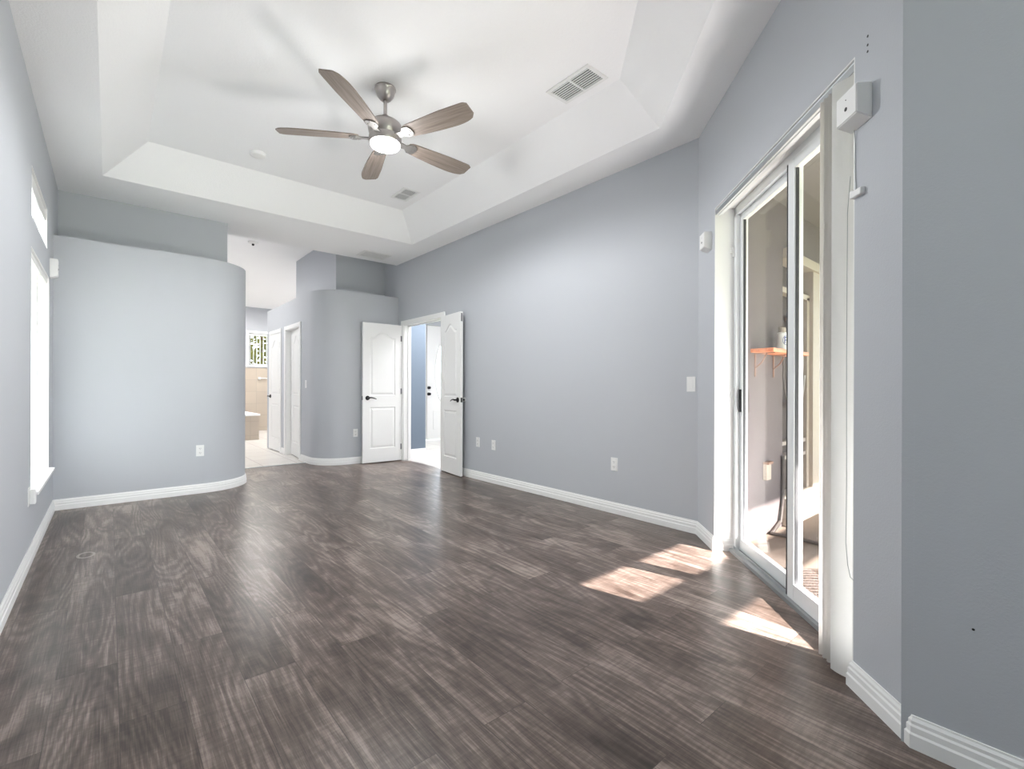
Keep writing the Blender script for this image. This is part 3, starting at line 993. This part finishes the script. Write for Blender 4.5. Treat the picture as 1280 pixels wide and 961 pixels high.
# ------------------------------------------------------------------ outlets and switches
def outlet(loc, rz, label, group='white outlet plates on the bedroom walls'):
    r_ = tag(empty('wall_outlet', loc, rz), label, 'outlet', group)
    MB().box(-0.035, 0.035, 0, 0.005, -0.057, 0.057, 0.002).build('cover_plate', MP, r_)
    for z in (-0.022, 0.022):
        rc = MB().box(-0.0165, 0.0165, 0.004, 0.0075, z - 0.0145, z + 0.0145, 0.002).build('receptacle', MP, r_)
        MB().box(-0.0075, -0.0052, 0.0072, 0.0078, z - 0.004, z + 0.006).box(0.0052, 0.0075, 0.0072, 0.0078, z - 0.004, z + 0.006).lathe([(0.0022, 0), (0.0022, 0.0006)], (0, 0.0072, z - 0.009), 'Y', 8).build('slots', MPD, rc)
    return r_
outlet((0.714, YP1, 0.44), PI, 'white outlet low on the left partition wall')
outlet((2.70, YP2, 0.443), PI, 'white outlet on the curved partition beside the open left door')
outlet((XR, 4.575, 0.445), PI / 2, 'white outlet on the right wall nearest the open double door')
outlet((XR, 4.272, 0.437), PI / 2, 'white outlet on the right wall, second from the double door')
outlet((XR, 2.563, 0.430), PI / 2, 'white outlet on the right wall nearest the sliding door')
r_ = outlet((XL, 4.15, 0.415), -PI / 2, 'white outlet below the near corner of the tall left window')
MB().box(-0.022, 0.022, 0.006, 0.034, -0.045, 0.045, 0.006).build('plug_adapter', MP, r_)
def switch(loc, rz, label, double=False):
    r_ = tag(empty('light_switch', loc, rz), label, 'switch')
    w_ = 0.058 if double else 0.035
    MB().box(-w_, w_, 0, 0.005, -0.057, 0.057, 0.002).build('cover_plate', MP, r_)
    for x in ((-0.023, 0.023) if double else (0,)):
        MB().box(x - 0.0165, x + 0.0165, 0.004, 0.0085, -0.033, 0.033, 0.003).build('rocker', MP, r_)
switch((XR, 1.847, 1.128), PI / 2, 'white light switch on the right wall beside the sliding door')
switch((X2 + 0.004, 7.22, 1.145), PI / 2, 'white light switch on the rounded partition by the hall doors')
o = MB().lathe([(0.028, 0), (0.028, 0.006), (0.020, 0.010), (0.012, 0.020)], (0, 0, 0), 'Y', 24).build('door_bumper', MP, loc=(XR, 4.86, 0.95), rz=PI / 2, smooth=True)
tag(o, 'round white door bumper on the right wall behind the open door', 'door bumper')

# ------------------------------------------------------------------ ceiling fixtures
def register(loc, lx, ly, label, n=9, split=True, rz=0.0, tilt=58):
    """louvred register hanging under z=0, long side along y"""
    r_ = tag(empty('ceiling_vent', loc, rz), label, 'vent', 'white ceiling vents')
    f = 0.028
    m = MB()
    m.box(-lx / 2, lx / 2, -ly / 2, -ly / 2 + f, -0.008, 0, 0.002).box(-lx / 2, lx / 2, ly / 2 - f, ly / 2, -0.008, 0, 0.002)
    m.box(-lx / 2, -lx / 2 + f, -ly / 2 + f, ly / 2 - f, -0.008, 0, 0.002).box(lx / 2 - f, lx / 2, -ly / 2 + f, ly / 2 - f, -0.008, 0, 0.002)
    if split:
        m.box(-lx / 2 + f, lx / 2 - f, -0.007, 0.007, -0.007, 0)
    m.build('vent_frame', MP, r_)
    MB().box(-lx / 2 + f, lx / 2 - f, -ly / 2 + f, ly / 2 - f, -0.0015, -0.0005).build('duct_opening', MPD, r_)
    m = MB()
    for i in range(n):
        x = -lx / 2 + f + (i + 0.5) * (lx - 2 * f) / n
        t = bmesh.new()
        bmesh.ops.create_cube(t, size=1.0)
        for v in t.verts:
            v.co = Vector((v.co.x * 0.0085, v.co.y * (ly - 2 * f), v.co.z * 0.0012))
        m.add(t, Matrix.Translation((x, 0, -0.005)) @ Matrix.Rotation(R(tilt), 4, 'Y'))
    m.build('louvres', MP, r_)
register((2.540, 2.275, HT), 0.22, 0.40, 'white louvred vent on the tray ceiling near the sliding door', 8)
register((2.525, 4.82, HT), 0.20, 0.34, 'smaller louvred vent on the tray ceiling above the far corner', 7)
register((2.86, 6.385, HC), 0.40, 0.30, 'white louvred vent in the soffit above the double door corner', 22, False, 0.0, 25)
r_ = tag(empty('smoke_detector', (1.045, 4.87, HT), 0), 'round white smoke detector on the tray ceiling left of the fan', 'smoke detector')
MB().lathe([(0.066, 0), (0.066, -0.012), (0.060, -0.026), (0.044, -0.034), (0.02, -0.036)], seg=32).build('detector_body', MP, r_, smooth=True)
MB().lathe([(0.068, 0), (0.068, -0.006)], seg=32).build('mounting_ring', MP, r_)
r_ = tag(empty('sprinkler_head', (1.72, 8.32, 3.39), 0), 'small white round ceiling fixture in the hall beyond the soffit', 'ceiling fixture')
MB().lathe([(0.075, 0), (0.07, -0.02), (0.03, -0.032)], seg=24).build('escutcheon', MP, r_, smooth=True)
MB().lathe([(0.016, -0.03), (0.02, -0.05), (0.008, -0.06)], seg=14).build('fixture_tip', MPD, r_)

# ------------------------------------------------------------------ ceiling fan
def fan():
    r_ = tag(empty('ceiling_fan', (1.521, 3.209, HT), 0), 'brushed nickel ceiling fan with five weathered wood blades and a lit lamp', 'ceiling fan')
    MB().lathe([(0.074, 0), (0.076, -0.010), (0.070, -0.016), (0.068, -0.030), (0.060, -0.055), (0.044, -0.078), (0.030, -0.090), (0.018, -0.094)], seg=40).build('canopy', MNI, r_, smooth=True)
    MB().lathe([(0.013, -0.085), (0.013, -0.225)], seg=16).build('downrod', MNI, r_, smooth=True)
    MB().lathe([(0.018, -0.195), (0.028, -0.205), (0.034, -0.222), (0.046, -0.230), (0.062, -0.236)], seg=32).build('coupling_cover', MNI, r_, smooth=True)
    MB().lathe([(0.052, -0.230), (0.088, -0.243), (0.112, -0.262), (0.120, -0.280), (0.121, -0.300), (0.116, -0.330), (0.104, -0.352)], seg=48).build('motor_housing', MNI, r_, smooth=True)
    MB().lathe([(0.098, -0.350), (0.114, -0.354), (0.116, -0.362), (0.116, -0.398), (0.112, -0.404), (0.104, -0.406)], seg=48).build('lamp_ring', MNI, r_, smooth=True)
    MB().lathe([(0.106, -0.400), (0.107, -0.410), (0.100, -0.424), (0.080, -0.434), (0.045, -0.440), (0.001, -0.442)], seg=48).build('lamp_diffuser', emit('fan_lamp_glow', (1.0, 0.98, 0.95), 5.0), r_, smooth=True)
    # one blade with its bracket, pointing along +x, then four copies
    up_, lo_ = [], []
    for i in range(25):
        u = i / 24
        x = 0.185 + u * 0.56
        a = 0.052 + 0.020 * min(1, u * 1.6)                       # straight edge
        if u > 0.93:
            a *= math.sqrt(max(0.0, 1 - ((u - 0.93) / 0.075) ** 2)) * 0.35 + 0.65
        c = 0.052 + 0.034 * math.sin(min(1, u * 1.25) * PI / 2) - 0.004 * u   # curved edge
        if u > 0.70:
            q = (u - 0.70) / 0.30
            c *= math.sqrt(max(0.0, 1 - q ** 2.2)) * 0.62 + 0.38
        if u < 0.06:
            k = 0.72 + 0.28 * math.sqrt(u / 0.06)
            a *= k
            c *= k
        up_.append((x, -a))
        lo_.append((x, c))
    outline = up_ + lo_[::-1]
    def mk_blade():
        m = MB().prism(outline, -0.004, 0.004)
        bmesh.ops.recalc_face_normals(m.bm, faces=m.bm.faces)
        return m
    def mk_arm():
        m = MB()
        m.prism([(0.085, -0.030), (0.165, -0.020), (0.195, -0.046), (0.235, -0.044), (0.252, -0.018), (0.252, 0.018), (0.235, 0.044), (0.195, 0.046), (0.165, 0.020), (0.085, 0.030)], -0.013, -0.004)
        for x, y in ((0.205, -0.026), (0.205, 0.026), (0.236, 0.0)):
            m.lathe([(0.006, -0.016), (0.006, -0.012)], (x, y, 0), seg=10)
        return m
    first = None
    for k in range(5):
        ang = R(3.1 + 72 * k)
        rot = Matrix.Rotation(ang, 4, 'Z') @ Matrix.Rotation(R(-13), 4, 'X')
        if first is None:
            bl = mk_blade().build('fan_blade', MBLADE, r_)
            ar = mk_arm().build('blade_bracket', MARM, bl)
            first = (bl, ar)
        else:
            bl = first[0].copy()
            ar = first[1].copy()
            C.objects.link(bl)
            C.objects.link(ar)
            bl.parent = r_
            ar.parent = bl
        bl.matrix_local = Matrix.Translation((0, 0, -0.362 + 0.0)) @ Matrix.Translation((0, 0, 0.0)) @ rot
    return r_
fan()
light('fan_lamp', 'POINT', (1.521, 3.209, 2.70), 7, (0.97, 0.99, 1.0), shadow_soft_size=0.14, specular_factor=0.35)
light('fan_downlight', 'SPOT', (1.521, 3.209, 2.80), 84, (0.98, 0.99, 1.0), (0, 0, -1), spot_size=PI, spot_blend=0.35, shadow_soft_size=0.09)

# ------------------------------------------------------------------ bathroom things
def bathtub():
    r_ = tag(empty('bathtub', (1.60, 11.6, 0), 0), 'tub with beige tiled side and white rim at the end of the hall', 'bathtub')
    MB().box(-0.75, 0.79, -0.62, 0.9, 0, 0.50).build('tiled_surround', MBTILE, r_)
    t = bmesh.new()
    n = 40
    o_ = [t.verts.new((x, y, 0.535)) for x, y in [(-0.78, -0.65), (0.81, -0.65), (0.81, 0.92), (-0.78, 0.92)]]
    def oval(a, c_, z):
        return [t.verts.new((a * math.cos(2 * PI * i / n), 0.13 + c_ * math.sin(2 * PI * i / n), z)) for i in range(n)]
    e0 = oval(0.62, 0.55, 0.535)
    es = [t.edges.new((o_[i], o_[(i + 1) % 4])) for i in range(4)] + [t.edges.new((e0[i], e0[(i + 1) % n])) for i in range(n)]
    bmesh.ops.triangle_fill(t, edges=es, use_beauty=True)
    prev = e0
    for a, c_, z in ((0.58, 0.51, 0.45), (0.50, 0.43, 0.2), (0.40, 0.34, 0.12)):
        cur = oval(a, c_, z)
        for i in range(n):
            t.faces.new((prev[i], prev[(i + 1) % n], cur[(i + 1) % n], cur[i]))
        prev = cur
    t.faces.new(prev)
    lo_ = [t.verts.new((v.co.x, v.co.y, 0.50)) for v in o_]
    for i in range(4):
        t.faces.new((o_[i], o_[(i + 1) % 4], lo_[(i + 1) % 4], lo_[i]))
    bmesh.ops.recalc_face_normals(t, faces=t.faces)
    m = MB()
    m.add(t)
    m.build('tub_rim', MP, r_)
bathtub()
r_ = tag(empty('towel_bar', (3.05, BY - 0.012, 1.325), PI), 'white towel bar on beige bathroom tile below the window', 'towel bar')
MB().tube([(-0.22, 0.06, 0), (0.16, 0.06, 0)], 0.012).build('bar', MP, r_, smooth=True)
for x in (-0.22, 0.16):
    MB().box(x - 0.028, x + 0.028, 0, 0.075, -0.03, 0.03, 0.006).build('bar_post', MP, r_)
r_ = empty('window_3', (BW[1], BY, 0), PI)
struct(r_, 'small white window in the far bathroom wall', 'window')
W_ = BW[1] - BW[0]
m = MB()
for a in ((0, 0.05, BW[2], BW[3]), (W_ - 0.05, W_, BW[2], BW[3]), (0.05, W_ - 0.05, BW[2], BW[2] + 0.05), (0.05, W_ - 0.05, BW[3] - 0.05, BW[3])):
    m.box(a[0], a[1], -0.18, -0.12, a[2], a[3])
m.box(-0.05, W_ + 0.05, 0, 0.015, BW[3], BW[3] + 0.06).box(-0.05, 0, 0, 0.015, BW[2], BW[3]).box(W_, W_ + 0.05, 0, 0.015, BW[2], BW[3])
m.build('window_frame', MT, r_)
MB().box(-0.07, W_ + 0.07, -0.12, 0.05, BW[2] - 0.03, BW[2]).build('window_sill', MT, r_)
MB().box(0.04, W_ - 0.04, -0.153, -0.147, BW[2] + 0.04, BW[3] - 0.04).build('glass_pane', MGLASSC, r_)
r_ = tag(empty('vertical_blind', (BW[1], BY, 0), PI), 'half-open vertical blind in the bathroom window at the hall end', 'blind')
MB().box(0.005, W_ - 0.005, -0.08, -0.03, BW[3] - 0.05, BW[3] - 0.006).build('headrail', MP, r_)
first = None
for i in range(11):
    if first is None:
        first = vane_mesh(0.085, BW[2] + 0.015, BW[3] - 0.052).build('vane', MVANE, r_, smooth=True)
        o = first
    else:
        o = first.copy()
        C.objects.link(o)
        o.parent = r_
    o.location = (0.04 + i * (W_ - 0.08) / 10, -0.055, 0)
    o.rotation_euler.z = R(62)
# unseen window behind the camera, added to light the ceiling
r_ = empty('window_added', (XL + 1.25, YB, 0), 0)
struct(r_, 'added unseen window in the wall behind the camera', 'window')
m = MB()
for a in ((0, 0.05, 0.45, 2.2), (0.89, 0.94, 0.45, 2.2), (0.05, 0.89, 1.30, 1.35), (0.05, 0.89, 0.45, 0.5), (0.05, 0.89, 2.15, 2.2)):
    m.box(a[0], a[1], -0.18, -0.12, a[2], a[3])
m.build('window_frame', MT, r_)

# ------------------------------------------------------------------ outdoors
MGRASS = textured_paint('lawn', (0.20, 0.24, 0.10), 40, 0.8, 0.9, 0.02)
b = MB().box(-30, 30, -30, 40, -0.20, -0.10)
struct(b.build('ground', MGRASS), 'grassy ground around the house', 'ground')
b = MB().prism([(2.08, -1.6), (8.0, -1.6), (8.0, 1.5), (3.3, 1.5), AP(0.2, 0.1), AP(2.1, 0.1), (2.08, 0.1)], -0.095, -0.03)
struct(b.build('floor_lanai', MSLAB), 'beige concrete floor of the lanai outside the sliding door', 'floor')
YS = 1.5
m = MB().box(3.30, 4.19, YS, YS + 0.12, -0.1, 3.5).box(4.19, 5.06, YS, YS + 0.12, 2.24, 3.5).box(5.06, 8.0, YS, YS + 0.12, -0.1, 3.5)
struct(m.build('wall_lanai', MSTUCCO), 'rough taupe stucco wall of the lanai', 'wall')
m = MB().box(4.19, 5.08, YS - 0.03, YS + 0.10, 2.165, 2.245).box(4.88, 5.06, YS - 0.01, YS + 0.10, 0.20, 2.165).box(4.19, 4.90, YS + 0.02, YS + 0.09, 1.90, 1.945).box(4.82, 4.88, YS + 0.02, YS + 0.09, 0.2, 1.92)
struct(m.build('trim_5', MCREAM), 'cream trim framing the storage opening in the lanai wall', 'trim')
struct(MB().box(4.19, 8.0, YS - 0.06, YS + 0.12, -0.03, 0.20, 0.01).build('trim_6', MCREAM), 'cream curb below the lanai storage opening', 'trim')
struct(MB().box(4.15, 5.2, YS + 0.12, YS + 0.50, -0.1, 2.6).build('wall_storage', MDARKW), 'dark brown board wall behind the lanai storage opening', 'wall')
m = MB().prism([(2.06, -1.49), (8.2, -1.49), (8.2, 1.62), (3.55, 1.62), AP(0.0, 0.2), AP(2.113, 0.2), (2.06, 0.2)], 2.60, 2.70)
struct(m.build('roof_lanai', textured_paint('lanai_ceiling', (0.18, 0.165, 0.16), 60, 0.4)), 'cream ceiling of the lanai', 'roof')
m = MB().box(2.08, 8.2, -1.52, -1.46, 2.05, 2.31)
struct(m.build('trim_7', MCREAM), 'cream beam along the open edge of the lanai', 'trim')
MDKBRONZE = new_mat('bronze_aluminium', (0.05, 0.04, 0.035), 0.5, 0.3)
m = MB().tube([(3.88, YS - 0.03, -0.02), (3.90, 1.30, -0.018), (3.86, 1.05, -0.018), (3.74, 0.80, -0.018)], 0.014, 8)
m.tube([(4.17, YS - 0.012, 0.55), (4.16, YS - 0.015, 0.2), (4.10, YS - 0.02, 0.03), (3.95, YS - 0.025, -0.015), (3.88, YS - 0.03, -0.02)], 0.014, 8)
tag(m.build('power_cable', MDKBRONZE, smooth=True), 'dark cable running down the stucco edge and across the lanai floor', 'cable')
struct(MB().box(-1.0, 2.06, -6.0, -2.61, 2.62, 2.72).build('roof_sun_block', MCREAM), 'added unseen roof keeping sun out of the window behind the camera', 'roof')  # slab added out of view to block sun at the back opening
# shelf, bottle, outlet, mat, hose
MOR = new_mat('orange_stained_wood', (0.62, 0.20, 0.08), 0.55)
b_ = NB(MOR)
g_ = b_.n('ShaderNodeNewGeometry')
mp_ = b_.n('ShaderNodeMapping')
mp_.inputs['Scale'].default_value = (4, 60, 60)
nz_ = b_.n('ShaderNodeTexNoise', i_Scale=1.0, i_Detail=4.0)
b_.l(g_.outputs['Position'], mp_.inputs['Vector'])
b_.l(mp_.outputs[0], nz_.inputs['Vector'])
b_.l(b_.ramp(nz_.outputs[0], [(0.3, (0.45, 0.12, 0.05)), (0.7, (0.75, 0.30, 0.13))]), b_.b.inputs['Base Color'])
MRUST = new_mat('rusty_iron', (0.22, 0.12, 0.08), 0.7, 0.3)
r_ = tag(empty('wall_shelf', (3.95, YS, 1.36), PI), 'small orange wooden shelf on two rusty brackets on the stucco wall', 'shelf')
MB().box(-0.34, 0.37, 0, 0.16, 0, 0.028, 0.003).build('shelf_board', MOR, r_)
for x in (0.29, -0.05):
    m = MB().box(x - 0.010, x + 0.010, 0, 0.006, -0.175, 0).box(x - 0.010, x + 0.010, 0, 0.14, -0.006, 0)
    m.tube([(x, 0.004, -0.11), (x, 0.05, -0.07), (x, 0.085, -0.004)], 0.005, 8)
    m.build('shelf_bracket', MRUST, r_)
r_ = tag(empty('spray_bottle', (3.97, YS - 0.075, 1.388), 0), 'white bottle with a tan cap and blue mark standing on the orange shelf', 'bottle')
MB().lathe([(0.036, 0), (0.040, 0.004), (0.040, 0.130), (0.032, 0.142), (0.020, 0.148)], seg=28).build('bottle_body', MP, r_, smooth=True)
MB().lathe([(0.026, 0.146), (0.026, 0.178), (0.022, 0.183)], seg=24).build('cap', MCREAM, r_, smooth=True)
m = MB()
MBLUE = new_mat('blue_print', (0.03, 0.06, 0.28), 0.5)
pts = []
def on_can(u, v):                                  # wrap onto the bottle, facing the room
    a = R(-118) + u / 0.0405
    return (0.0408 * math.cos(a), 0.0408 * math.sin(a), v)
m.tube([on_can(-0.010, 0.055), on_can(-0.010, 0.105)], 0.0035, 6)
m.tube([on_can(-0.010 + 0.020 * math.sin(PI * i / 8), 0.092 + 0.013 * math.cos(PI * i / 8)) for i in range(9)], 0.0035, 6)
m.tube([on_can(0.024 * math.cos(2 * PI * i / 20), 0.080 + 0.036 * math.sin(2 * PI * i / 20)) for i in range(21)], 0.0018, 6)
m.build('label_mark', MBLUE, r_)
r_ = tag(empty('lanai_outlet', (3.85, YS, 0.46), PI), 'weathered outdoor outlet box on the stucco wall below the shelf', 'outlet')
MB().box(-0.042, 0.042, 0, 0.03, -0.065, 0.065, 0.004).build('cover_plate', MCREAM, r_)
MB().box(-0.046, 0.046, 0, 0.045, 0.058, 0.075, 0.003).build('hood', MRUST, r_)
MMAT = new_mat('brown_coir_mat', (0.12, 0.07, 0.05), 0.95)
b_ = NB(MMAT)
g_ = b_.n('ShaderNodeNewGeometry')
wv = b_.n('ShaderNodeTexNoise', i_Scale=90.0, i_Detail=3.0)
b_.l(g_.outputs['Position'], wv.inputs['Vector'])
b_.l(b_.ramp(wv.outputs[0], [(0.35, (0.014, 0.009, 0.007)), (0.6, (0.05, 0.03, 0.021)), (0.75, (0.13, 0.085, 0.055))]), b_.b.inputs['Base Color'])
b_.bump(wv.outputs[0], 0.8, 0.01)
m = MB()
m.box(0, 0.95, -0.62, 0, -0.001, 0.012, 0.004)
for i in range(24):
    m.box(0.02 + i * 0.038, 0.045 + i * 0.038, -0.60, -0.02, 0.010, 0.018, 0.003)
tag(m.build('door_mat', MMAT, loc=(*AP(1.54, 0.26), -0.029), rz=PI / 4), 'ribbed brown door mat on the lanai floor outside the glass', 'mat')
hp = []
for i in range(60):
    a = 2 * PI * i / 20
    hp.append((4.60 + 0.17 * math.cos(a), YS + 0.085 - 0.001 * i, 1.34 + 0.40 * math.sin(a)))
tag(MB().tube(hp, 0.014, 8).build('garden_hose', new_mat('grey_hose', (0.22, 0.20, 0.18), 0.5), smooth=True), 'grey hose looped on the dark boards of the lanai storage', 'hose')
r_ = tag(empty('hose_hook', (4.60, YS + 0.12, 1.69), PI), 'metal hook carrying the grey hose loop', 'hook')
MB().box(-0.02, 0.02, 0, 0.006, -0.03, 0.04).tube([(0, 0.004, 0.0), (0, 0.05, 0.0), (0, 0.06, 0.02)], 0.006, 8).build('hook_body', MRUST, r_)
for z, lb in ((0.62, 'upper grey board shelf in the lanai storage opening'), (0.50, 'lower grey board shelf in the lanai storage opening')):
    o = MB().box(4.20, 4.86, YS + 0.03, YS + 0.118, z, z + 0.03).build('storage_shelf', new_mat('grey_board', (0.30, 0.26, 0.23), 0.7))
    tag(o, lb, 'shelf', 'storage shelves outside')

# tree beyond the bathroom window
def tree(x, y, h, label):
    r_ = tag(empty('tree', (x, y, -0.1), 0), label, 'tree', 'trees beyond the bathroom window')
    MB().tube([(0, 0, 0), (0.05, 0, h * 0.35), (-0.03, 0.04, h * 0.7), (0.02, 0, h * 0.95)], [0.12, 0.09, 0.06, 0.02]).build('trunk', MRUST, r_, smooth=True)
    t = bmesh.new()
    for i in range(1500):
        p = Vector((random.gauss(0, 0.55), random.gauss(0, 0.5), h * random.uniform(0.25, 1.05)))
        q = Matrix.Translation(p) @ Matrix.Rotation(random.uniform(0, 6.3), 4, 'Z') @ Matrix.Rotation(random.uniform(-1.2, 1.2), 4, 'X')
        s_ = random.uniform(0.08, 0.17)
        vs_ = [t.verts.new(q @ Vector(c_)) for c_ in ((-s_, 0, 0), (0, -s_ * 0.45, 0.01), (s_, 0, 0), (0, s_ * 0.45, 0.01))]
        t.faces.new(vs_)
    m_ = MB()
    m_.add(t)
    m_.build('foliage', MLEAF, r_)
MLEAF = translucent('yellow_green_leaves', (0.20, 0.18, 0.05), 0.4)
tree(3.35, 15.0, 3.4, 'yellow-green tree outside the bathroom window, on its left side')
tree(5.6, 17.6, 3.4, 'yellow-green tree outside the bathroom window, on its right side')
